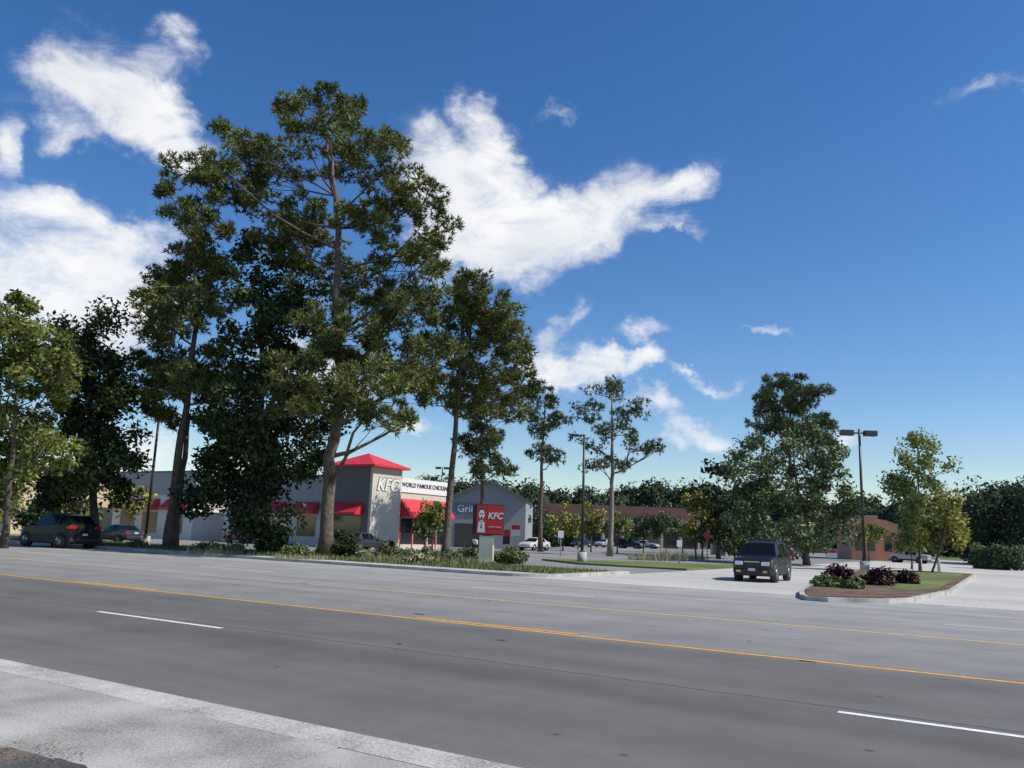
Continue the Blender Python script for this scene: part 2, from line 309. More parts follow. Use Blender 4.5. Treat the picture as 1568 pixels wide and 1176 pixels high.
sm = [(100, 862, 838, 800, 24, 26, M_leafY), (98, 905, 838, 798, 19, 26, M_leafY), (85, 1065, 842, 770, 18, 30, M_leafY), (85, 1075, 842, 805, 32, 22, M_leafY), (68, 662, 832, 790, 18, 24, M_leafA), (74, 200, 825, 765, 30, 30, M_leafY), (95, 985, 842, 810, 32, 22, M_shr),
      (92, 945, 842, 806, 22, 22, M_leafA), (110, 1020, 838, 800, 30, 20, M_shr), (60, 80, 825, 765, 40, 26, M_leafY), (105, 795, 832, 790, 22, 22, M_far), (72, 650, 836, 810, 12, 14, M_shr), (88, 1125, 845, 812, 27, 24, M_leafI), (100, 1330, 842, 815, 22, 16, M_leafA), (72, 1395, 848, 832, 20, 12, M_leafA), (70, 1130, 850, 838, 18, 12, M_shr), (66, -5, 825, 775, 30, 28, M_leafA), (105, 1045, 840, 812, 24, 16, M_shr), (112, 885, 836, 806, 20, 16, M_far), (64, 118, 826, 785, 32, 20, M_shr), (66, 50, 826, 790, 30, 18, M_far)]
for i, (d, x, yb, yc, rx, ry, mt) in enumerate(sm):
    tree('small_tree', d, [(x, yb), (x+1, yc), (x, yc-ry*.7)], [(x, yc-ry*.5, rx*.6, ry*.5), (x-rx*.5, yc+ry*.1, rx*.5, ry*.5), (x+rx*.5, yc, rx*.5, ry*.55), (x, yc+ry*.4, rx*.8, ry*.4)], 'leaf', mt, M_bark2, .08, dens=1.0, crad=.7, leaf=.17, per=60, seed=30+i)

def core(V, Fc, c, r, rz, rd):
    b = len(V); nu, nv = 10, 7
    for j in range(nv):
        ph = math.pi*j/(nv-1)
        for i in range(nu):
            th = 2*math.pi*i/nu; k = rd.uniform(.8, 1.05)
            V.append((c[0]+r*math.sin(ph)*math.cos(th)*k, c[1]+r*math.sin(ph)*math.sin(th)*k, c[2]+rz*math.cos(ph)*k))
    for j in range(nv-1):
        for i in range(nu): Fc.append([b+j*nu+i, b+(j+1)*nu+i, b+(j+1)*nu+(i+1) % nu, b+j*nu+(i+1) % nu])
def woodland(name, depth, prof, step, leaf, per, mat, seed, rr=4.5):
    global rng
    rng = np.random.default_rng(seed); rd = random.Random(seed)
    x0, y0, _ = D(prof[0][0], 820, depth); e = empty(name, x0, y0, 0, 0); C = []; Rr = []; V = []; Fc = []; px = prof[0][0]
    while px < prof[-1][0]:
        for (a, ya), (b, yb) in zip(prof, prof[1:]):
            if a <= px <= b: yt = ya+(yb-ya)*(px-a)/(b-a)
        dd = depth+rd.uniform(-.06, .12)*depth; p = D(px, yt+rd.uniform(-6, 12), dd); top = max(2.5, p[2]); r = rr*rd.uniform(.7, 1.2)
        z = top-r*.8
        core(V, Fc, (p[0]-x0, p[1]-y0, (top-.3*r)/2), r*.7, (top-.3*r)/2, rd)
        while z > 0:
            for _ in range(3):
                C.append((p[0]-x0+rd.uniform(-.5, .5)*r, p[1]-y0+rd.uniform(-.6, .3)*r, z+rd.uniform(-.3, .3)*r)); Rr.append(r*rd.uniform(.45, .8))
            z -= r*.75
        px += step*rd.uniform(.7, 1.3)
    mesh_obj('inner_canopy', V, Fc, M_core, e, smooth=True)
    Vv, t = leaves(np.array(C), np.array(Rr), per, leaf, .85); raw_mesh('foliage', Vv, 4, t, mat, e)
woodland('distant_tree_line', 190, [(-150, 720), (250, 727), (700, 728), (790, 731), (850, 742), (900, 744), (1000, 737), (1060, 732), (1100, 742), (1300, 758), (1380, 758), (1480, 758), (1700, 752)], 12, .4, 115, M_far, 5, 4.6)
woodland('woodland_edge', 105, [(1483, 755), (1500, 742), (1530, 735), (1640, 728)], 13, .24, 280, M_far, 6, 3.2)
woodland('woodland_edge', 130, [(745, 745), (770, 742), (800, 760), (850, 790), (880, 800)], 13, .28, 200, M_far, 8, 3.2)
woodland('woodland_edge', 82, [(1500, 846), (1640, 844)], 12, .14, 220, M_leafI, 9, 1.2)

# ------------------------------------------------------------------ ground, roads
g = mesh_obj('ground', [(-900, -200, -.03), (900, -200, -.03), (900, 1500, -.03), (-900, 1500, -.03)], [[0, 1, 2, 3]], M_grass)
TK = 30.8; TN = 5.9
sheet('main_road', [(-350, TN), (60, TN), (60, TK+.02), (-350, TK+.02)], 0.0, M_road)
def strips(name, segs, mat, z=.004):
    V = []; Fc = []
    for r0, r1, t, w in segs:
        b = len(V); V += [(r0, t-w/2, z), (r1, t-w/2, z), (r1, t+w/2, z), (r0, t+w/2, z)]; Fc.append([b, b+1, b+2, b+3])
    o = mesh_obj(name, V, Fc, mat); o.rotation_euler = (0, 0, ANG)
strips('white_lane_markings', [(-15.9-13.9*k, -12.2-13.9*k, 10.05, .11) for k in range(-1, 12)], M_white)
strips('yellow_centre_line', [(-350, 60, 14.0, .12)], M_yell)
strips('yellow_dashes', [(-11.2-12.6*k, -7.4-12.6*k, 14.24, .11) for k in range(0, 12)], M_yell)
strips('far_yellow_line', [(-350, 60, 19.6, .14)], M_yellf)
strips('far_white_markings', [(-16.0-13.9*k, -11.5-13.9*k, 23.2, .15) for k in range(-1, 12)], M_whitef)
def blotches(name, items, mat, z):
    V = []; Fc = []; rd = random.Random(9)
    for r_, t_, a_, b_ in items:
        b = len(V); n = 9
        for i in range(n):
            k = rd.uniform(.6, 1.1); V.append((r_+a_*k*math.cos(2*math.pi*i/n), t_+b_*k*math.sin(2*math.pi*i/n), z))
        Fc.append(list(range(b, b+n)))
    o = mesh_obj(name, V, Fc, mat); o.rotation_euler = (0, 0, ANG)
rq = random.Random(21)
blotches('tar_patches', [(-3.2, 13.9, .2, .05), (-7.9, 12.4, .12, .04), (-11.6, 14.8, .2, .05), (-20, 19.5, .25, .06)]+[(rq.uniform(-40, 0), rq.uniform(7, 25), rq.uniform(.03, .08), rq.uniform(.02, .04)) for _ in range(24)], M_tar, .008)
sheet('side_street', [(-24, TK+.02), (30, TK+.02), (30, 96), (-2, 150), (-24, 150)], -.004, M_street)
strips('street_joints', [(-24, 30, t, .03) for t in (30.85, 35.5, 40.2, 45, 50, 55, 60, 66, 72)], M_tar, -.001)
sheet('parking_lot', [(-260, 40), (-17.8, 40), (-17.8, 240), (-260, 240)], .008, M_lot)
strips('parking_bay_markings', [(-17.9-2.7*k-.06, -17.9-2.7*k+.06, 84, 5) for k in range(1, 24)]+[(-17.9-2.7*k-.06, -17.9-2.7*k+.06, 102, 5) for k in range(1, 24)], M_whitef, .013)
arc = [(-17.7-2.6+2.6*math.sin(a), TK+2.6-2.6*math.cos(a)) for a in [i*math.pi/2/8 for i in range(9)]]
vin = [(-17.7-2.6+2.45*math.sin(a), TK+2.6-2.45*math.cos(a)) for a in [i*math.pi/2/8 for i in range(9)]]
k1 = slab('kerb', [(-300, TK)]+arc+[(-17.7, 39.6)]+[(-17.85, 39.6)]+vin[::-1]+[(-300, TK+.15)], -.03, .13, M_kerb); k1.rotation_euler = (0, 0, ANG)
v1 = slab('grass_verge', [(-300, TK+1.6), (-18.2, TK+1.6), (-18.2, 39.6), (-300, 39.6)], -.03, .12, M_grass); v1.rotation_euler = (0, 0, ANG)
s1 = slab('sidewalk', [(-300, TK+.15)]+vin+[(-17.85, 39.6), (-18.2, 39.6), (-18.2, TK+1.6), (-300, TK+1.6)], -.03, .125, M_conc); s1.rotation_euler = (0, 0, ANG)
v2 = slab('grass_verge', [(-17.8, 48), (-25, 48), (-30, 52), (-30, 55), (-17.8, 62)], -.03, .12, M_grass); v2.rotation_euler = (0, 0, ANG)
M_pave = noise_mix('pavement_concrete', (1.1, 55), [(.2, .195, .175), (.34, .33, .3), (.46, .45, .415)])
k2 = slab('kerb', [(-200, 5.45), (60, 5.45), (60, TN), (-200, TN)], -.03, .012, M_kerb); k2.rotation_euler = (0, 0, ANG)
rr = random.Random(3)
def pave():
    V = []; Fc = []; r = -62.0
    while r < 30:
        for (t0, t1) in ((2.75, 5.42), (-2, 2.72)):
            b = len(V); z = .016+rr.uniform(0, .008)
            P = [(r+.014, t0), (r+2.986, t0), (r+2.986, t1), (r+.014, t1)]
            V += [(x, y, -.03) for x, y in P]+[(x, y, z) for x, y in P]
            Fc += [[b+4, b+5, b+6, b+7]]+[[b+i, b+(i+1) % 4, b+4+(i+1) % 4, b+4+i] for i in range(4)]
        r += 3.0
    return mesh_obj('pavement', V, Fc, M_pave)
o = pave(); o.rotation_euler = (0, 0, ANG)
M_oldasph = noise_mix('old_asphalt', (1.2, 35), [(.05, .05, .05), (.09, .088, .085), (.17, .15, .12)])
PA = [G(-300, 1128), G(-100, 1142), G(0, 1151), G(15, 1150), G(30, 1155), G(60, 1162), G(75, 1168), G(90, 1167), G(110, 1174), G(130, 1178), G(220, 1300), G(-300, 1300)]
mesh_obj('asphalt_patch', [(x, y, .03) for x, y in PA], [list(range(len(PA)))], M_oldasph)

ipts = [(9.9, 28.6), (9.75, 27.6), (10.3, 27.15), (12.4, 27.5), (13.6, 28.4), (18.6, 35.2), (32.5, 58.5), (31.5, 61), (29, 62), (24, 58), (14.9, 40), (10.9, 31.5)]
irt = [toRT(*p) for p in ipts]
isl = slab('kerb', irt, -.03, .14, M_kerb); isl.rotation_euler = (0, 0, ANG)
def shrink(pts, k):
    n = len(pts); out = []
    for i in range(n):
        a = Vector(pts[i-1]); b = Vector(pts[i]); c = Vector(pts[(i+1) % n])
        n1 = Vector((-(b-a).y, (b-a).x)).normalized(); n2 = Vector((-(c-b).y, (c-b).x)).normalized()
        s = (n1+n2).normalized(); out.append(tuple(b+s*k))
    return out
area = sum(irt[i][0]*irt[(i+1) % len(irt)][1]-irt[(i+1) % len(irt)][0]*irt[i][1] for i in range(len(irt)))
inner = shrink(irt, .2 if area > 0 else -.2)
mulch = slab('island_bed', inner, .1, .165, M_mulch); mulch.rotation_euler = (0, 0, ANG)
gi = [toRT(*p) for p in [(15.6, 33), (17.6, 34.6), (31.3, 57.8), (30, 60.5), (24.6, 57), (16.2, 40)]]
gg = sheet('island_grass', gi, .172, M_grass)

# ------------------------------------------------------------------ shrubs and grasses
def shrub(name, x, y, rx, ry, mat, seed, leaf=.08, grass=False):
    global rng
    rng = np.random.default_rng(seed); X, Y = G(x, y, .12); m = Y/F; e = empty(name, X, Y, .12, 0)
    RX, RZ = rx*m, ry*m
    if grass:
        n = int(260*RX*max(1, RX)); b = np.stack([rng.uniform(-RX, RX, n), rng.uniform(-.6, .6, n), np.zeros(n)], 1)
        d = unit(n)*.45+np.array([0, 0, 1]); h = (RZ*2*rng.uniform(.5, 1.1, n))[:, None]; s = unit(n)*.02; s[:, 2] = 0
        V = np.stack([b-s, b+s, b+d*h*.9], 1).reshape(-1, 3); raw_mesh('blades', V, 3, rng.random(n), mat, e); return
    n = max(10, int(34*RX)); a = unit(n); a[:, 2] = np.abs(a[:, 2]); C = a*rng.uniform(.35, .85, n)[:, None]*np.array([RX, min(RX, 1.4), RZ*2-.15])
    C[:, 2] = C[:, 2]*.85+.1
    V, t = leaves(C, np.full(n, .3)*rng.uniform(.6, 1.3, n), 130, leaf, .85); raw_mesh('foliage', V, 4, t, mat, e)
    paths = [([(0, 0, -.02), tuple(c*np.array([.5, .5, .4])), tuple(c)], [.03, .02, .01]) for c in C[:12]]
    tubes('stems', paths, M_bark2, e, 4)
k = 0
for x, y, rx, ry in [(1283, 893, 23, 16), (1342, 897, 28, 15), (1388, 895, 14, 10)]:
    k += 1; shrub('maroon_shrub', x, y, rx, ry, M_mar, 50+k)
for x, y, rx, ry, mt in [(525, 852, 30, 26, M_dark), (500, 850, 18, 14, M_shr), (590, 856, 18, 13, M_shr), (620, 858, 22, 9, M_shr), (655, 859, 20, 11, M_shr), (715, 860, 22, 12, M_shr), (785, 864, 27, 14, M_shr), (770, 862, 14, 10, M_shr), (593, 855, 8, 18, M_dark),
                         (415, 846, 36, 16, M_dark), (360, 848, 16, 8, M_shr), (450, 852, 24, 10, M_shr), (210, 838, 12, 5, M_shr), (1270, 900, 18, 5, M_shr), (1310, 903, 14, 4, M_shr), (560, 855, 14, 7, M_orn), (640, 862, 30, 5, M_orn), (320, 846, 30, 7, M_shr), (690, 861, 16, 9, M_shr)]:
    k += 1; shrub('shrub', x, y, rx, ry, mt, 60+k)
for x, y, rx, ry in [(1000, 858, 22, 8), (1030, 857, 22, 9), (1060, 857, 18, 8), (975, 856, 14, 5), (600, 859, 40, 6), (700, 862, 40, 6), (460, 856, 40, 4), (330, 848, 40, 4)]:
    k += 1; shrub('ornamental_grass', x, y, rx, ry, M_orn, 90+k, grass=True)
rng = np.random.default_rng(77)
n = 26000; b = np.stack([rng.uniform(-80, -18.3, n), TK+1.6+rng.random(n)**1.5*6.2, np.full(n, .12)], 1)
d = unit(n)*.5+np.array([0, 0, 1]); h = rng.uniform(.05, .2, n)[:, None]; s = unit(n)*.025; s[:, 2] = 0
o = raw_mesh('verge_grass_blades', np.stack([b-s, b+s, b+d*h], 1).reshape(-1, 3), 3, rng.random(n), M_shr, None); o.rotation_euler = (0, 0, ANG)
n = 220; pp = [G(rng.uniform(-40, 130), rng.uniform(1142, 1176)) for _ in range(n)]+[G(rng.uniform(-40, 600), rng.uniform(1020, 1176)) for _ in range(50)]; n = len(pp)
c = np.array([(p[0], p[1], .036) for p in pp])
a = unit(n)*.015; a[:, 2] *= .3; bb = unit(n)*.009; bb[:, 2] *= .3
raw_mesh('fallen_leaves', np.stack([c-a, c-bb, c+a, c+bb], 1).reshape(-1, 3), 4, rng.random(n), M_litter, None)

# ------------------------------------------------------------------ buildings
M_beige = simple('beige_stucco', (.54, .51, .43), .85, .06, 1.5)
M_white2 = simple('white_stucco', (.66, .65, .61), .85, .05, 1.2)
M_dgrey = simple('grey_stucco', (.15, .15, .15), .85, .08, 1.5)
M_mgrey = simple('grey_metal_siding', (.3, .31, .325), .6, .06, 2)
M_red = simple('red_awning', (.62, .03, .04), .5, .1, 2)
M_redsign = simple('red_sign_face', (.55, .02, .025), .35, .05, 2)
M_glass = simple('dark_glass', (.02, .025, .03), .08, .1, 1, spec=.8)
M_black = simple('black_metal', (.02, .02, .022), .5, .1, 5)
M_brick = simple('orange_brick', (.58, .28, .17), .85, .12, 6)
M_redbr = simple('brown_roof', (.16, .08, .065), .8, .1, 1)
M_tan = simple('tan_wall', (.42, .36, .29), .85, .08, .5)
M_yelw = simple('cream_wall', (.55, .46, .3), .85, .08, .5)
M_signw = simple('white_sign_face', (.75, .75, .75), .4, .03, 2)
M_pole = simple('bronze_pole', (.035, .032, .03), .45, .1, 4)
M_steel = simple('galvanised_steel', (.4, .4, .4), .45, .1, 6, metal=.6)

def text(name, s, size, loc, rot, mat, parent, ext=.02, shear=0, align='CENTER', bold=0.0):
    cu = bpy.data.curves.new(name, 'FONT'); cu.body = s; cu.size = size; cu.extrude = ext; cu.align_x = align; cu.align_y = 'CENTER'; cu.shear = shear; cu.offset = bold
    o = bpy.data.objects.new(name, cu); COL.objects.link(o); o.parent = parent; o.location = loc; o.rotation_euler = rot; cu.materials.append(mat); return o
def awning(name, axis, a0, a1, face, z0, z1, out, mat, parent):
    if axis == 'x': P = lambda a, o, z: (a, face-o, z)
    else: P = lambda a, o, z: (face+o, a, z)
    V = [P(a0, .02, z1), P(a1, .02, z1), P(a0, out, z0+.2), P(a1, out, z0+.2), P(a0, out, z0), P(a1, out, z0), P(a0, .02, z0), P(a1, .02, z0)]
    mesh_obj(name, V, [[0, 1, 3, 2], [2, 3, 5, 4], [0, 2, 4, 6], [1, 7, 5, 3], [4, 5, 7, 6]], mat, parent)

K = empty('fast_food_restaurant', *W(-50.6, 56.7))
HM = 6.5
box('main_walls_upper', -20, -.4, .5, 11.3, 3.4, HM, M_mgrey, K); box('main_walls_lower', -20, -.3, .45, 11.35, 0, 3.398, M_white2, K)
box('parapet_cap', -20.1, -.2, .35, 11.45, HM, HM+.15, M_dgrey, K)
box('tower_side', -4.9, -.05, .0, 3.9, 0, 7.5, M_dgrey, K); box('tower_front', -.045, .25, -.1, 3.95, 0, 7.3, M_beige, K)
box('tower_base', -4.95, .3, -.15, 4.0, 0, .9, M_beige, K)
mesh_obj('tower_roof', [(-5.4, -.6, 7.5), (.8, -.6, 7.5), (.8, 4.5, 7.5), (-5.4, 4.5, 7.5), (-2.3, 1.95, 8.75), (-5.4, -.6, 7.32), (.8, -.6, 7.32), (.8, 4.5, 7.32), (-5.4, 4.5, 7.32)],
         [[0, 1, 4], [1, 2, 4], [2, 3, 4], [3, 0, 4], [5, 6, 1, 0], [6, 7, 2, 1], [7, 8, 3, 2], [8, 5, 0, 3], [8, 7, 6, 5]], M_red, K)
text('tower_letters', 'KFC', 1.6, (.28, 1.9, 5.75), (math.pi/2, 0, math.pi/2), M_signw, K, .04, .25, bold=.03)
text('tower_letter_outline', 'KFC', 1.6, (.262, 1.9, 5.75), (math.pi/2, 0, math.pi/2), M_black, K, .004, .25, bold=.09)
box('white_fascia', -.3, .1, 3.96, 11.4, 5.3, 6.65, M_signw, K)
text('fascia_letters', 'WORLD FAMOUS CHICKEN', .57, (.12, 7.75, 6.0), (math.pi/2, 0, math.pi/2), M_black, K, .01, bold=.012)
box('front_wall', -.29, .0, 3.97, 11.35, 0, 5.29, M_beige, K)
for y in (4.4, 6.4, 8.7, 10.1): box('window', .003, .03, y, y+(1.7 if y < 8 else 1.1), .5, 2.9, M_glass, K)
for y in (4.3, 6.15, 8.35, 9.85, 11.22): box('red_trim', .0, .06, y, y+.12, .0, 3.0, M_red, K)
awning('front_awning', 'y', 4.1, 11.2, .02, 3.0, 4.7, 1.3, M_red, K)
box('tower_window', -4.3, -.9, -.03, -.003, .8, 2.9, M_glass, K); awning('tower_awning', 'x', -4.5, -.7, -.01, 3.0, 4.1, 1.1, M_red, K)
for x in (-9.4, -13.8, -18): box('side_window', x, x+2.4, .40, .44, .9, 2.8, M_glass, K); awning('side_awning', 'x', x-.3, x+2.7, .44, 3.0, 4.1, 1.0, M_red, K)
text('side_letters', 'KFC', 2.0, (-15.6, .46, 5.0), (math.pi/2, 0, 0), M_redsign, K, .05, .2, bold=.04)
for x in (-3, -8, -12): box('roof_unit', x-8, x-6.6, 5, 6.4, HM+.1, HM+.9, M_mgrey, K)

B2 = empty('retail_building', *W(-74, 56.0))
box('walls', -14, 0, 0, 14, 0, 4.6, M_white2, B2); box('upper_band', -14.1, .1, -.1, 14.1, 4.6, 7, M_mgrey, B2); box('cap', -14.2, .2, -.2, 14.2, 7, 7.15, M_dgrey, B2)
for x in (-12.5, -8.5, -4.2): box('window', x, x+2.6, -.04, -.003, .6, 2.8, M_glass, B2); awning('awning', 'x', x-.2, x+2.8, -.01, 3.0, 4.2, 1.1, M_red, B2)
B3 = empty('cream_building', D(-10, 820, 90)[0], 90, 0, ANG)
box('walls', -12, 2.6, 0, 12, 0, 7.0, M_yelw, B3); box('roof', -12.3, 2.9, -.3, 12.3, 7.0, 7.4, M_tan, B3)
for x in (-6, -2.5, .4): box('window', x, x+1.4, -.04, -.003, 1, 3.0, M_glass, B3); box('upper_window', x, x+1.4, -.04, -.003, 4.4, 6.0, M_glass, B3)

X0 = D(688, 820, 100)[0]; Z = empty('gabled_restaurant', X0, 100, 0, -.1)
mesh_obj('walls', [(0, 0, 0), (4.6, 0, 0), (4.6, 0, 7.8), (0, 0, 5.9), (-4, 12, 0), (9, 12, 0), (4.6, 12, 7.8), (0, 12, 5.9), (9, 0, 0), (9, 0, 5.9), (9, 12, 5.9)],
         [[0, 1, 2, 3], [0, 3, 7, 4], [1, 8, 9, 2], [8, 5, 10, 9]], M_mgrey, Z)
mesh_obj('roof', [(-.4, -.5, 5.8), (4.6, -.5, 8.0), (9.4, -.5, 5.8), (-.4, 12.5, 5.8), (4.6, 12.5, 8.0), (9.4, 12.5, 5.8), (-.4, -.5, 5.6), (4.6, -.5, 7.78), (9.4, -.5, 5.6)], [[0, 1, 4, 3], [1, 2, 5, 4], [6, 7, 1, 0], [7, 8, 2, 1]], M_dgrey, Z)
box('sign_band', .3, 3.4, -.08, -.003, 3.9, 5.2, simple('slate_blue', (.16, .2, .25), .6), Z); text('sign_letters', 'Grill', 1.2, (1.9, -.1, 4.5), (math.pi/2, 0, 0), M_signw, Z)
box('door_glass', .6, 3.8, -.05, -.003, 0, 2.8, M_glass, Z)

X0 = D(830, 820, 165)[0]; S = empty('shopping_center', X0, 165, 0, 0)
box('walls', 0, 31, 0, 25, 0, 6.0, M_tan, S); box('roof_fascia', -.5, 31.5, -1.2, 25.5, 6.0, 7.9, M_redbr, S)
for i in range(8): box('storefront_glass', 1+i*3.8, 3.9+i*3.8, -.06, -.003, 0, 3.0, M_glass, S); box('column', .3+i*3.8, .7+i*3.8, -1.1, -.7, 0, 5.99, M_tan, S)
X0 = D(1303, 820, 108)[0]; S = empty('brick_building', X0, 108, 0, -.25)
box('walls', 0, 3.2, 0, 14, 0, 5.5, M_brick, S)
mesh_obj('side_wing', [(3.2, .3, 0), (6.0, .3, 0), (6.0, .3, 4.0), (5.4, .3, 4.7), (4.4, .3, 5.1), (3.2, .3, 5.3), (3.2, 13, 0), (6.0, 13, 0), (6.0, 13, 4.0), (5.4, 13, 4.7), (4.4, 13, 5.1), (3.2, 13, 5.3)],
         [[0, 1, 2, 3, 4, 5], [1, 7, 8, 2], [2, 8, 9, 3], [3, 9, 10, 4], [4, 10, 11, 5]], M_brick, S)
for x in (.5, 1.9, 4.0): box('window', x, x+.9, -.05 if x < 3 else .24, -.003 if x < 3 else .297, 1.2, 3.2, M_glass, S)
box('cornice', -.1, 3.3, -.1, 14.1, 5.5, 5.7, M_tan, S)
X0, Y0 = G(1100, 850); S = empty('dumpster_enclosure', X0, Y0, 0, -.3)
box('walls', -1.0, .9, 0, 2.0, 0, 1.7, M_tan, S)
mesh_obj('roof', [(-1.2, -.2, 1.7), (1.1, -.2, 1.7), (1.1, 2.2, 1.7), (-1.2, 2.2, 1.7), (-.05, 1, 2.2)], [[0, 1, 4], [1, 2, 4], [2, 3, 4], [3, 0, 4], [3, 2, 1, 0]], M_dgrey, S)
box('gate', -.7, .6, -.04, -.003, .1, 1.5, M_dgrey, S)

# ------------------------------------------------------------------ monument sign
X0, Y0 = G(744, 862, .12); S = empty('restaurant_sign', X0, Y0, .1, -.12); S.scale = (.84, .9, .88)
box('pedestal', -.48, .48, -.3, .3, 0, 1.75, M_beige, S, .02); box('plinth', -.62, .62, -.42, .42, 0, .12, M_conc, S)
box('cabinet', -.75, 1.12, -.3, .3, 1.80, 3.75, M_black, S, .03); box('side_cabinet', -.97, -.76, -.22, .22, 1.85, 3.7, M_black, S)
box('neck', -.3, .3, -.2, .2, 1.74, 1.81, M_black, S)
box('portrait_panel', -.70, .02, -.325, -.303, 1.86, 3.69, M_redsign, S); box('letter_panel', .04, 1.08, -.325, -.303, 1.86, 3.69, M_redsign, S)
def disc(name, cx, cz, rx, rz, y, mat, parent, n=20): mesh_obj(name, [(cx+rx*math.cos(2*math.pi*i/n), y, cz+rz*math.sin(2*math.pi*i/n)) for i in range(n)], [list(range(n))], mat, parent)
disc('portrait_face', -.36, 3.1, .2, .3, -.329, M_signw, S); disc('portrait_hair', -.36, 3.33, .23, .16, -.331, M_black, S); disc('portrait_forehead', -.36, 3.26, .17, .12, -.333, M_signw, S)
disc('portrait_glasses', -.43, 3.13, .055, .035, -.335, M_black, S); disc('portrait_glasses_right', -.28, 3.13, .055, .035, -.335, M_black, S); disc('portrait_beard', -.36, 2.86, .06, .09, -.336, M_black, S)
mesh_obj('portrait_suit', [(-.62, -.331, 1.95), (-.1, -.331, 1.95), (-.16, -.331, 2.6), (-.36, -.331, 2.78), (-.56, -.331, 2.6)], [[0, 1, 2, 3, 4]], M_signw, S)
mesh_obj('portrait_tie', [(-.5, -.334, 2.66), (-.22, -.334, 2.66), (-.36, -.334, 2.6), (-.3, -.334, 2.2), (-.42, -.334, 2.2)], [[0, 2, 1], [2, 3, 4]], M_black, S)
text('sign_letters', 'KFC', .56, (.56, -.333, 3.0), (math.pi/2, 0, 0), M_signw, S, .006, .2, bold=.015)
text('small_letters', 'DRIVE THRU', .15, (.56, -.333, 2.3), (math.pi/2, 0, 0), M_signw, S, .006)

def small_sign(name, x, y, w, h, z, mat, col2=None, rot=0, octo=False):
    X, Y = G(x, y); e = empty(name, X, Y, 0, rot)
    tubes('post', [([(0, 0, 0), (0, 0, z+h*.8)], [.04, .04])], M_steel, e)
    if octo: disc('panel', 0, z+h/2, w/2, h/2, -.05, mat, e, 8); disc('panel_back', 0, z+h/2, w/2, h/2, -.045, M_steel, e, 8)
    else:
        box('panel', -w/2, w/2, -.08, -.05, z, z+h, mat, e)
        if col2: box('panel_stripe', -w/2+.03, w/2-.03, -.086, -.083, z+h*.55, z+h*.95, col2, e)
small_sign('direction_sign', 789, 846, .9, 1.1, 1.6, M_signw, M_redsign, -.2)
small_sign('menu_board', 775, 842, .8, 1.6, .6, M_black, M_redsign, -.2)
small_sign('traffic_sign', 858, 852, .5, .6, 1.6, M_signw)
small_sign('stop_sign', 1083, 860, .7, .7, 1.9, M_redsign, octo=True)
small_sign('traffic_sign', 1040, 866, .35, .45, 1.3, M_signw)
small_sign('banner_sign', 1273, 858, 1.3, 1.0, .3, M_signw, M_redsign, -.3)

# ------------------------------------------------------------------ street lamps
def lamp_base(e, top, r):
    tubes('concrete_foot', [([(0, 0, -.1), (0, 0, .75)], [.32, .32])], M_conc, e, 16)
    tubes('pole', [([(0, 0, .7), (0, 0, top)], [r, r*.75])], M_pole, e, 8); tubes('base_plate', [([(0, 0, .75), (0, 0, .85)], [.2, .18])], M_pole, e, 10)
X, Y, _ = D(1324, 868, 60); zt = D(1317, 657, 60)[2]; e = empty('street_lamp', X, Y, 0, 0); lamp_base(e, zt, .11)
box('crossarm', -.5, .5, -.05, .05, zt-.35, zt-.25, M_pole, e)
box('lamp_head', -1.35, -.45, -.25, .25, zt-.5, zt-.1, M_pole, e, .03); box('lamp_head_right', .35, 1.25, -.25, .25, zt-.5, zt-.1, M_pole, e, .03)
X, Y, _ = D(891, 862, 57); zt = D(891, 665, 57)[2]; e = empty('street_lamp', X, Y, 0, 0); lamp_base(e, zt, .1)
box('arm', -.4, 0, -.04, .04, zt-.14, zt-.05, M_pole, e); box('lamp_head', -1.0, -.4, -.18, .18, zt-.18, zt, M_pole, e, .02)
X, Y, _ = D(222, 832, 60); zt = D(241, 640, 60)[2]; e = empty('street_lamp', X, Y, 0, 0); lamp_base(e, zt, .11)
tubes('curved_arm', [([(0, 0, zt-.1), (-.05, 0, zt+.5), (-.3, 0, zt+1.1), (-.75, 0, zt+1.5), (-1.1, 0, zt+1.6)], [.07, .06, .055, .05, .05])], M_pole, e); box('lamp_head', -1.6, -.9, -.15, .15, zt+1.5, zt+1.68, M_steel, e, .03)
X, Y, _ = D(672, 830, 120); zt = D(672, 715, 120)[2]; e = empty('street_lamp', X, Y, 0, 0); lamp_base(e, zt, .1); box('lamp_head', -1.0, -.2, -.2, .2, zt-.3, zt, M_pole, e); box('lamp_head_right', .2, 1, -.2, .2, zt-.3, zt, M_pole, e)
for x, y in [(1410, 874), (1438, 875)]:
    X, Y = G(x, y); e = empty('bollard', X, Y, 0, 0); tubes('post', [([(0, 0, 0), (0, 0, .9), (0, 0, 1.0)], [.12, .12, .05])], M_conc, e, 10)

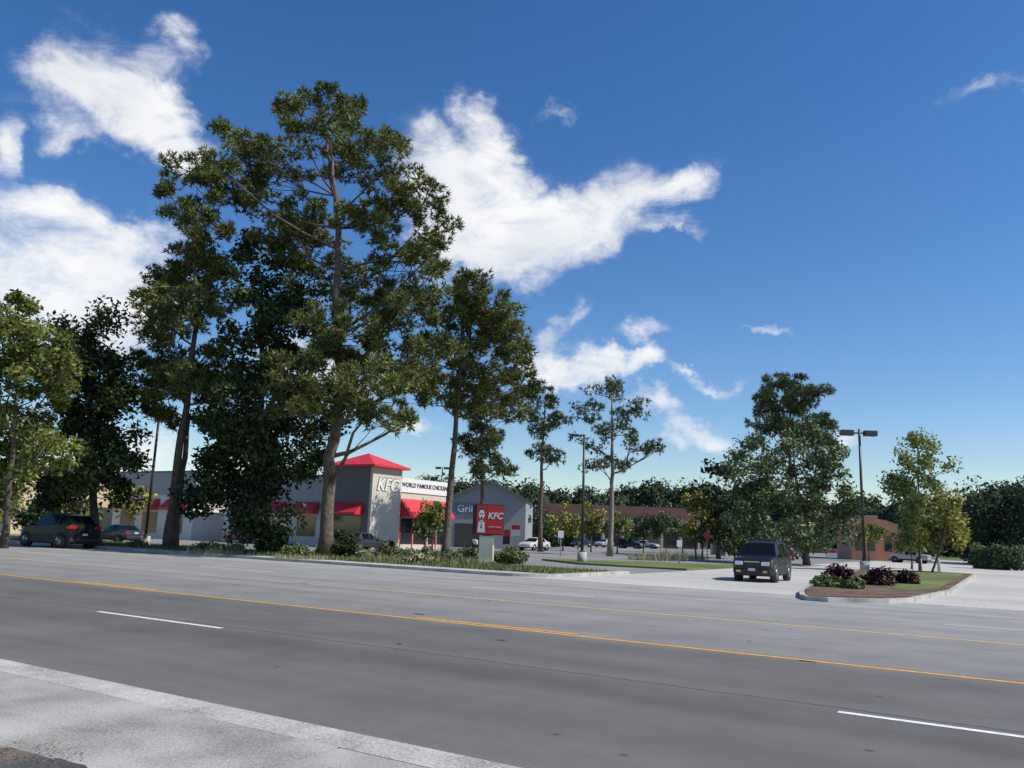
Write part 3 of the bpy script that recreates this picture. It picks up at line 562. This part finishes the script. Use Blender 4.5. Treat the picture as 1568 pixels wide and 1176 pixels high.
# ------------------------------------------------------------------ vehicles
M_tyre = simple('tyre', (.02, .02, .02), .9, .1, 8); M_rim = simple('alloy_rim', (.35, .35, .36), .3, .05, 8, metal=.8)
M_cglass = simple('car_glass', (.008, .009, .01), .08, .1, 1, spec=.3); M_chrome = simple('chrome', (.6, .6, .6), .2, .02, 1, metal=.9)
M_lens = simple('headlamp_lens', (.7, .7, .7), .15, .05, 2, spec=.8); M_tail = simple('tail_lamp', (.5, .01, .01), .2, .05, 2, spec=.8); M_plast = simple('black_plastic', (.025, .025, .027), .6, .1, 4)
M_amber = simple('fog_lamp', (.75, .5, .15), .2, .05, 2)
M_plate = simple('number_plate', (.6, .6, .62), .5, .05, 2)
def paint(n, c, coat=.5, spec=.35): return simple(n, c, .35, .04, 1, coat=coat, spec=spec)
def vehicle(name, X, Y, heading, pm, L=4.6, Wd=1.85, Ht=1.75, kind='suv', rack=False, z=0.0, trim=False):
    e = empty(name, X, Y, z, heading); h = L/2; w = Wd/2; q = Ht/1.75
    if kind == 'suv':
        st = [(h, .72, .74, .80, .74, 0), (h-.06, .86, .90, .93, .86, 0), (h-.25, .96, 1.02, 1, .9, 0), (h-1.15, 1.06, 1.12, 1, .92, 1), (h-1.78, 1.06, 1.68, 1, .76, 2), (h-1.9, 1.06, 1.71, 1, .77, 3), (.0-.15, 1.06, 1.75, 1, .78, 2), (-.25, 1.06, 1.75, 1, .78, 3),
              (-1.12, 1.07, 1.74, 1, .78, 2), (-1.22, 1.07, 1.74, 1, .78, 3), (-h+.62, 1.08, 1.71, .99, .76, 2), (-h+.38, 1.1, 1.66, .99, .75, 4), (-h+.06, 1.1, 1.15, .97, .88, 0), (-h, .75, .78, .93, .86, 0)]
    elif kind == 'crossover':
        st = [(h, .66, .68, .74, .66, 0), (h-.12, .84, .88, .9, .8, 0), (h-.4, .95, 1.0, 1, .88, 0), (h-1.25, 1.08, 1.12, 1, .9, 1), (h-2.05, 1.1, 1.66, 1, .72, 2), (h-2.2, 1.1, 1.70, 1, .74, 3), (.0-.2, 1.12, 1.75, 1, .75, 2), (-.3, 1.12, 1.75, 1, .75, 3),
              (-1.2, 1.16, 1.71, 1, .74, 2), (-1.3, 1.17, 1.70, 1, .74, 3), (-h+.75, 1.2, 1.64, .98, .72, 2), (-h+.55, 1.22, 1.60, .97, .70, 4), (-h+.1, 1.18, 1.22, .93, .78, 0), (-h+.03, 1.0, 1.04, .95, .84, 0), (-h, .72, .75, .92, .84, 0)]
    else:
        st = [(h, .6, .62, .78, .7, 0), (h-.08, .7, .74, .9, .82, 0), (h-.3, .78, .86, .98, .86, 0), (h-1.2, .9, .97, 1, .9, 1), (h-1.95, .92, 1.38, 1, .72, 2), (h-2.05, .92, 1.41, 1, .73, 3), (-.2, .93, 1.45, 1, .74, 2), (-.3, .93, 1.45, 1, .74, 3),
              (-1.05, .94, 1.40, 1, .72, 2), (-1.15, .95, 1.38, 1, .71, 4), (-h+.62, .96, 1.02, .98, .86, 0), (-h+.06, .92, .99, .95, .84, 0), (-h, .7, .72, .88, .8, 0)]; q = Ht/1.45
    V = []; Fc = []; mi = []
    for x, zb, zr, k, kr, s in st:
        zb *= q; zr *= q; ww = w*k; wr = w*kr; z0 = .27 if abs(x) < h-.05 else .36
        half = [(ww*.9, z0), (ww*.985, z0+.12), (ww, (z0+zb)/2+.05), (ww*.985, zb), (wr, zr-.05 if zr-zb > .1 else zr-.02), (wr*.86, zr), (0, zr+.02)]
        ring = half+[(-a, b) for a, b in half[-2::-1]]
        V += [(x, y, zz) for y, zz in ring]
    nr = 13
    for i in range(len(st)-1):
        s = st[i][5]
        for j in range(nr-1):
            Fc.append([i*nr+j, i*nr+j+1, (i+1)*nr+j+1, (i+1)*nr+j]); side = j in (3, 8); top = j in (4, 5, 6, 7)
            m = 0
            if s == 1 and top: m = 1
            if s == 3 and side: m = 1
            if s == 4 and top: m = 1
            if j in (0, 11): m = 2
            mi.append(m)
        Fc.append([i*nr, (i+1)*nr, (i+1)*nr+nr-1, i*nr+nr-1]); mi.append(2)
    Fc.append(list(range(nr))); mi.append(0); b = (len(st)-1)*nr; Fc.append([b+k for k in range(nr)][::-1]); mi.append(0)
    o = mesh_obj('body', V, Fc, pm, e, mats=[pm, M_cglass, M_plast], midx=mi)
    bm = bmesh.new(); bm.from_mesh(o.data); bmesh.ops.recalc_face_normals(bm, faces=bm.faces); bm.to_mesh(o.data); bm.free()
    bv = o.modifiers.new('b', 'BEVEL'); bv.width = .03; bv.segments = 3; bv.limit_method = 'ANGLE'; bv.angle_limit = math.radians(20)
    rw = .37*q if kind != 'sedan' else .33
    arch = []; ty = []; rim = []; hub = []; gv = []; gf = []
    for fx in (h-.85, -h+.9):
        for sy in (-1, 1):
            arch.append(([(fx, sy*(w-.2), rw), (fx, sy*(w+.006), rw)], [rw+.09, rw+.08]))
            ty.append(([(fx, sy*(w-.24), rw), (fx, sy*(w-.04), rw), (fx, sy*(w+.02), rw)], [rw, rw, rw-.04]))
            rim.append(([(fx, sy*(w-.1), rw), (fx, sy*(w+.028), rw)], [rw*.62, rw*.6]))
            hub.append(([(fx, sy*(w), rw), (fx, sy*(w+.034), rw)], [rw*.16, rw*.15]))
            for a in range(5):
                an = a*2*math.pi/5; b = len(gv); gv += [(fx+rw*.22*math.cos(an), sy*(w+.031), rw+rw*.22*math.sin(an)), (fx+rw*.53*math.cos(an+.35), sy*(w+.031), rw+rw*.53*math.sin(an+.35)), (fx+rw*.53*math.cos(an-.35), sy*(w+.031), rw+rw*.53*math.sin(an-.35))]; gf.append([b, b+1, b+2])
    tubes('wheel_arches', arch, M_plast, e, 22); tubes('tyres', ty, M_tyre, e, 22); tubes('rims', rim, M_rim, e, 14); tubes('hubs', hub, M_plast, e, 8); mesh_obj('rim_gaps', gv, gf, M_plast, e)
    zt = .96*q if kind != 'sedan' else .72
    box('grille', h-.04, h+.02, -w*.36, w*.36, zt*.72, zt*.9, M_plast, e, .01); box('grille_chrome', h+.0, h+.03, -w*.38, w*.38, zt*.88, zt*.92, M_chrome, e)
    box('lower_intake', h-.03, h+.03, -w*.55, w*.55, .42, .52, M_plast, e); box('front_bumper', h-.2, h+.06, -w*.93, w*.93, .38, .60, pm if not trim else M_plast, e, .05)
    box('front_plate', h+.062, h+.072, -.16, .16, .5, .62, M_plate, e)
    for sy in (-1, 1):
        y0, y1 = sorted((sy*w*.45, sy*w*.84)); box('headlamp', h-.14, h+.01, y0, y1, zt*.74, zt*.91, M_lens, e, .02)
        y0, y1 = sorted((sy*w*.55, sy*w*.75)); box('fog_lamp', h+.03, h+.066, y0, y1, .43, .52, M_amber, e)
        y0, y1 = sorted((sy*w*.58, sy*w*.985)); box('tail_lamp', -h-.025, -h+.3, y0, y1, zt*1.02, zt*1.18, M_tail, e, .02)
        xm = h-1.55 if kind != 'sedan' else h-1.6; y0, y1 = sorted((sy*w*.97, sy*(w+.2))); box('mirror', xm, xm+.12, y0, y1, zt*1.12, zt*1.12+.16, M_plast if trim else pm, e, .03)
        y0, y1 = sorted((sy*(w*1.0), sy*(w+.02))); box('side_trim', -h+1.4, h-1.35, y0, y1, .36, .46, M_plast, e)
        for xx in (.1, -.95): y0, y1 = sorted((sy*(w*1.0), sy*(w+.035))); box('door_handle', xx, xx+.16, y0, y1, zt*.93, zt*.93+.03, M_chrome if trim else pm, e)
        if rack: y0, y1 = sorted((sy*w*.66, sy*w*.7)); box('roof_rail', -h+.6, h-2.1, y0, y1, Ht+.03, Ht+.08, M_plast, e, .01)
    if rack:
        for xx in (.1, -1.0): box('roof_crossbar', xx, xx+.05, -w*.68, w*.68, Ht+.05, Ht+.09, M_plast, e)
    box('rear_bumper', -h-.05, -h+.2, -w*.92, w*.92, .4, .62, M_plast if trim or kind != 'sedan' else pm, e, .04); box('rear_plate', -h-.03, -h-.005, -.16, .16, .78, .9, M_plate, e)
    if kind == 'crossover': box('roof_spoiler', -h+.38, -h+.68, -w*.66, w*.66, 1.60*q, 1.66*q, pm, e, .02)
    return e
def head(dr, dt): return ANG+math.atan2(dt, dr)
X, Y = G(1162, 891)
vehicle('sport_utility_vehicle', X+.7, Y+1.6, head(0, -1)+.05, paint('black_paint', (.012, .013, .016)), 4.55, 1.85, 1.84, rack=True, trim=True)
X, Y = G(88, 838)
vehicle('sport_utility_vehicle', X, Y, head(-1, 0)+.06, paint('charcoal_paint', (.010, .012, .016), .0, .25), 5.1, 2.15, 2.08, kind='crossover')
W_ = paint('white_paint', (.6, .6, .6)); Rp = paint('red_paint', (.3, .012, .02)); Sv = paint('silver_paint', (.35, .36, .37)); Bk = paint('dark_blue_paint', (.02, .025, .04)); Mr = paint('maroon_paint', (.12, .012, .02))
for nm, x, y, hd, p, kind in [('parked_car', 818, 843, head(0, -1), W_, 'sedan'), ('parked_car', 712, 838, head(1, 0), W_, 'suv'), ('parked_car', 448, 834, head(1, 0), Rp, 'sedan'), ('parked_car', 375, 832, head(1, 0), Mr, 'sedan'), ('parked_car', 180, 832, head(-1, 0), Bk, 'sedan'),
                              ('parked_car', 556, 843, head(0, 1), Bk, 'sedan'), ('parked_car', 1215, 856, head(0, -1), Bk, 'suv'), ('parked_car', 1393, 862, head(-1, .2), Sv, 'sedan'), ('parked_car', 965, 840, head(1, 0), Bk, 'suv'),
                              ('parked_car', 990, 840, head(1, 0), Sv, 'sedan'), ('parked_car', 890, 838, head(0, -1), Bk, 'sedan'), ('parked_car', 925, 838, head(0, -1), Sv, 'sedan'), ('parked_car', 1150, 850, head(1, 0), Bk, 'sedan')]:
    X, Y = G(x, y); vehicle(nm, X, Y, hd, p, 4.5, 1.78, 1.45 if kind == 'sedan' else 1.68, kind, z=.01)

# ------------------------------------------------------------------ light & sky
SAZ = math.radians(104); SEL = math.radians(47)
sd = Vector((math.sin(SAZ)*math.cos(SEL), math.cos(SAZ)*math.cos(SEL), math.sin(SEL)))
ld = bpy.data.lights.new('sun', 'SUN'); ld.energy = 4.9; ld.angle = math.radians(.5); ld.color = (1, .94, .85)
lo = bpy.data.objects.new('sun', ld); COL.objects.link(lo); lo.rotation_euler = sd.to_track_quat('Z', 'Y').to_euler(); lo.location = (30, 0, 40)
w = bpy.data.worlds.new('World'); scene.world = w; w.use_nodes = True; nt = w.node_tree; L = nt.links.new
try: w.cycles.sampling_method = 'NONE'
except Exception: pass
bg = nt.nodes['Background']; bg.inputs['Strength'].default_value = .12
sky = N(nt, 'ShaderNodeTexSky', sky_type='NISHITA'); sky.sun_disc = False; sky.sun_elevation = SEL; sky.sun_rotation = SAZ; sky.air_density = 1.0; sky.dust_density = .3; sky.ozone_density = 2.5
hs = N(nt, 'ShaderNodeHueSaturation'); hs.inputs['Saturation'].default_value = 1.3; hs.inputs['Value'].default_value = 1.1; hs.inputs['Hue'].default_value = .508; L(sky.outputs[0], hs.inputs['Color'])
tc = N(nt, 'ShaderNodeTexCoord'); sp = N(nt, 'ShaderNodeSeparateXYZ'); L(tc.outputs['Generated'], sp.inputs[0])
az = N(nt, 'ShaderNodeMath', operation='ARCTAN2'); L(sp.outputs['X'], az.inputs[0]); L(sp.outputs['Y'], az.inputs[1])
el = N(nt, 'ShaderNodeMath', operation='ARCSINE'); L(sp.outputs['Z'], el.inputs[0])
cb = N(nt, 'ShaderNodeCombineXYZ'); L(az.outputs[0], cb.inputs[0]); L(el.outputs[0], cb.inputs[1])
dn = N(nt, 'ShaderNodeTexNoise'); dn.inputs['Scale'].default_value = 10; dn.inputs['Detail'].default_value = 6; dn.inputs['Roughness'].default_value = .6; L(tc.outputs['Generated'], dn.inputs['Vector'])
ds = N(nt, 'ShaderNodeVectorMath', operation='SUBTRACT'); L(dn.outputs['Color'], ds.inputs[0]); ds.inputs[1].default_value = (.5, .5, .5)
dm = N(nt, 'ShaderNodeVectorMath', operation='SCALE'); dm.inputs['Scale'].default_value = .13; L(ds.outputs[0], dm.inputs[0])
da = N(nt, 'ShaderNodeVectorMath', operation='ADD'); L(cb.outputs[0], da.inputs[0]); L(dm.outputs[0], da.inputs[1])
cl = [(200, 160, 120, 55, 28, 1), (95, 125, 65, 42, 30, .9), (245, 200, 75, 40, 15, 1), (275, 68, 42, 36, 20, .8), (770, 315, 150, 72, 25, 1), (700, 310, 90, 85, 0, 1), (780, 375, 120, 46, -5, 1), (940, 310, 120, 44, -10, 1), (1060, 268, 50, 26, -40, .7), (718, 165, 34, 30, 40, .7), (765, 205, 70, 26, 40, .65), (40, 420, 180, 95, 10, 1), (190, 460, 100, 75, 20, 1), (150, 340, 140, 24, 5, .7),
      (855, 545, 55, 32, 20, 1), (925, 562, 70, 20, 0, 1), (990, 552, 30, 22, 0, .9), (1010, 625, 60, 19, 20, 1), (1075, 668, 52, 20, 10, 1), (980, 507, 45, 15, -15, .7), (635, 650, 36, 14, 0, 1), (-5, 200, 28, 42, 0, .9), (225, 690, 70, 40, 0, 1), (1080, 578, 55, 9, 8, .6), (1180, 520, 40, 7, 0, .55), (1045, 335, 50, 11, -10, .65), (1300, 690, 25, 14, 0, .7), (860, 490, 26, 16, -30, .6), (500, 560, 90, 60, 0, 1), (120, 212, 40, 14, 0, .6), (860, 190, 40, 10, 0, .42), (1530, 115, 60, 16, 10, .42)]
cur = None
for x, y, a, b, ro, wt in cl:
    r = ray(x, y); A = math.atan2(r[0], r[1]); E = math.atan2(r[2], math.hypot(r[0], r[1]))
    mp = N(nt, 'ShaderNodeMapping', vector_type='TEXTURE'); mp.inputs['Location'].default_value = (A, E, 0); mp.inputs['Rotation'].default_value = (0, 0, -math.radians(ro))
    mp.inputs['Scale'].default_value = (a/F*1.5/(1+((x-784)/F)**2)**.8, b/F*1.5, 1); L(da.outputs[0], mp.inputs[0])
    gr = N(nt, 'ShaderNodeTexGradient', gradient_type='SPHERICAL'); L(mp.outputs[0], gr.inputs[0])
    ad = N(nt, 'ShaderNodeMath', operation='MULTIPLY_ADD'); L(gr.outputs['Fac'], ad.inputs[0]); ad.inputs[1].default_value = wt
    if cur is None: ad.inputs[2].default_value = 0
    else: L(cur, ad.inputs[2])
    cur = ad.outputs[0]
n2 = N(nt, 'ShaderNodeTexNoise'); n2.inputs['Scale'].default_value = 12; n2.inputs['Detail'].default_value = 8; n2.inputs['Roughness'].default_value = .64; n2.inputs['Distortion'].default_value = .5
st = N(nt, 'ShaderNodeMapping'); st.inputs['Scale'].default_value = (1, 1, 2.0); st.inputs['Rotation'].default_value = (0, .35, 0); L(tc.outputs['Generated'], st.inputs[0]); L(st.outputs[0], n2.inputs['Vector'])
mn = N(nt, 'ShaderNodeMath', operation='MULTIPLY_ADD'); mn.inputs[1].default_value = 2.1; mn.inputs[2].default_value = -1.18; L(n2.outputs['Fac'], mn.inputs[0])
cap = N(nt, 'ShaderNodeMath', operation='MINIMUM'); L(cur, cap.inputs[0]); cap.inputs[1].default_value = .95
sm_ = N(nt, 'ShaderNodeMath', operation='ADD'); L(cap.outputs[0], sm_.inputs[0]); L(mn.outputs[0], sm_.inputs[1])
inb = N(nt, 'ShaderNodeMapRange'); inb.inputs['From Min'].default_value = 0.0; inb.inputs['From Max'].default_value = .35; L(cur, inb.inputs['Value'])
mk = N(nt, 'ShaderNodeMapRange', interpolation_type='SMOOTHSTEP'); mk.inputs['From Min'].default_value = -.15; mk.inputs['From Max'].default_value = 1.0; mk.inputs['To Max'].default_value = .97; L(sm_.outputs[0], mk.inputs['Value'])
mm = N(nt, 'ShaderNodeMath', operation='MULTIPLY'); L(mk.outputs[0], mm.inputs[0]); L(inb.outputs[0], mm.inputs[1])
cr = ramp(nt, [(0.3, (6.5, 6.8, 7.3)), (0.62, (8.2, 8.25, 8.35))])
c1 = N(nt, 'ShaderNodeTexNoise'); c1.inputs['Scale'].default_value = 7; c1.inputs['Detail'].default_value = 3; L(tc.outputs['Generated'], c1.inputs['Vector'])
L(c1.outputs['Fac'], cr.inputs['Fac'])
mx = N(nt, 'ShaderNodeMix', data_type='RGBA'); L(mm.outputs[0], mx.inputs[0]); L(hs.outputs[0], mx.inputs[6]); L(cr.outputs['Color'], mx.inputs[7])
L(mx.outputs[2], bg.inputs['Color'])

# ------------------------------------------------------------------ camera
cd = bpy.data.cameras.new('camera'); cam = bpy.data.objects.new('camera', cd); COL.objects.link(cam); scene.camera = cam
cd.sensor_width = 36; cd.lens = F/1568*36; cd.clip_end = 4000; cd.clip_start = .05
f = Vector((0, math.cos(TH), math.sin(TH))); u0 = Vector((0, -math.sin(TH), math.cos(TH))); r0 = Vector((1, 0, 0))
cx_ = r0*math.cos(R)+u0*math.sin(R); cy_ = -r0*math.sin(R)+u0*math.cos(R)
Mx = Matrix((cx_, cy_, -f)).transposed().to_4x4(); Mx.translation = (0, 0, H); cam.matrix_world = Mx
scene.view_settings.view_transform = 'Standard'; scene.view_settings.look = 'None'; scene.view_settings.exposure = 0
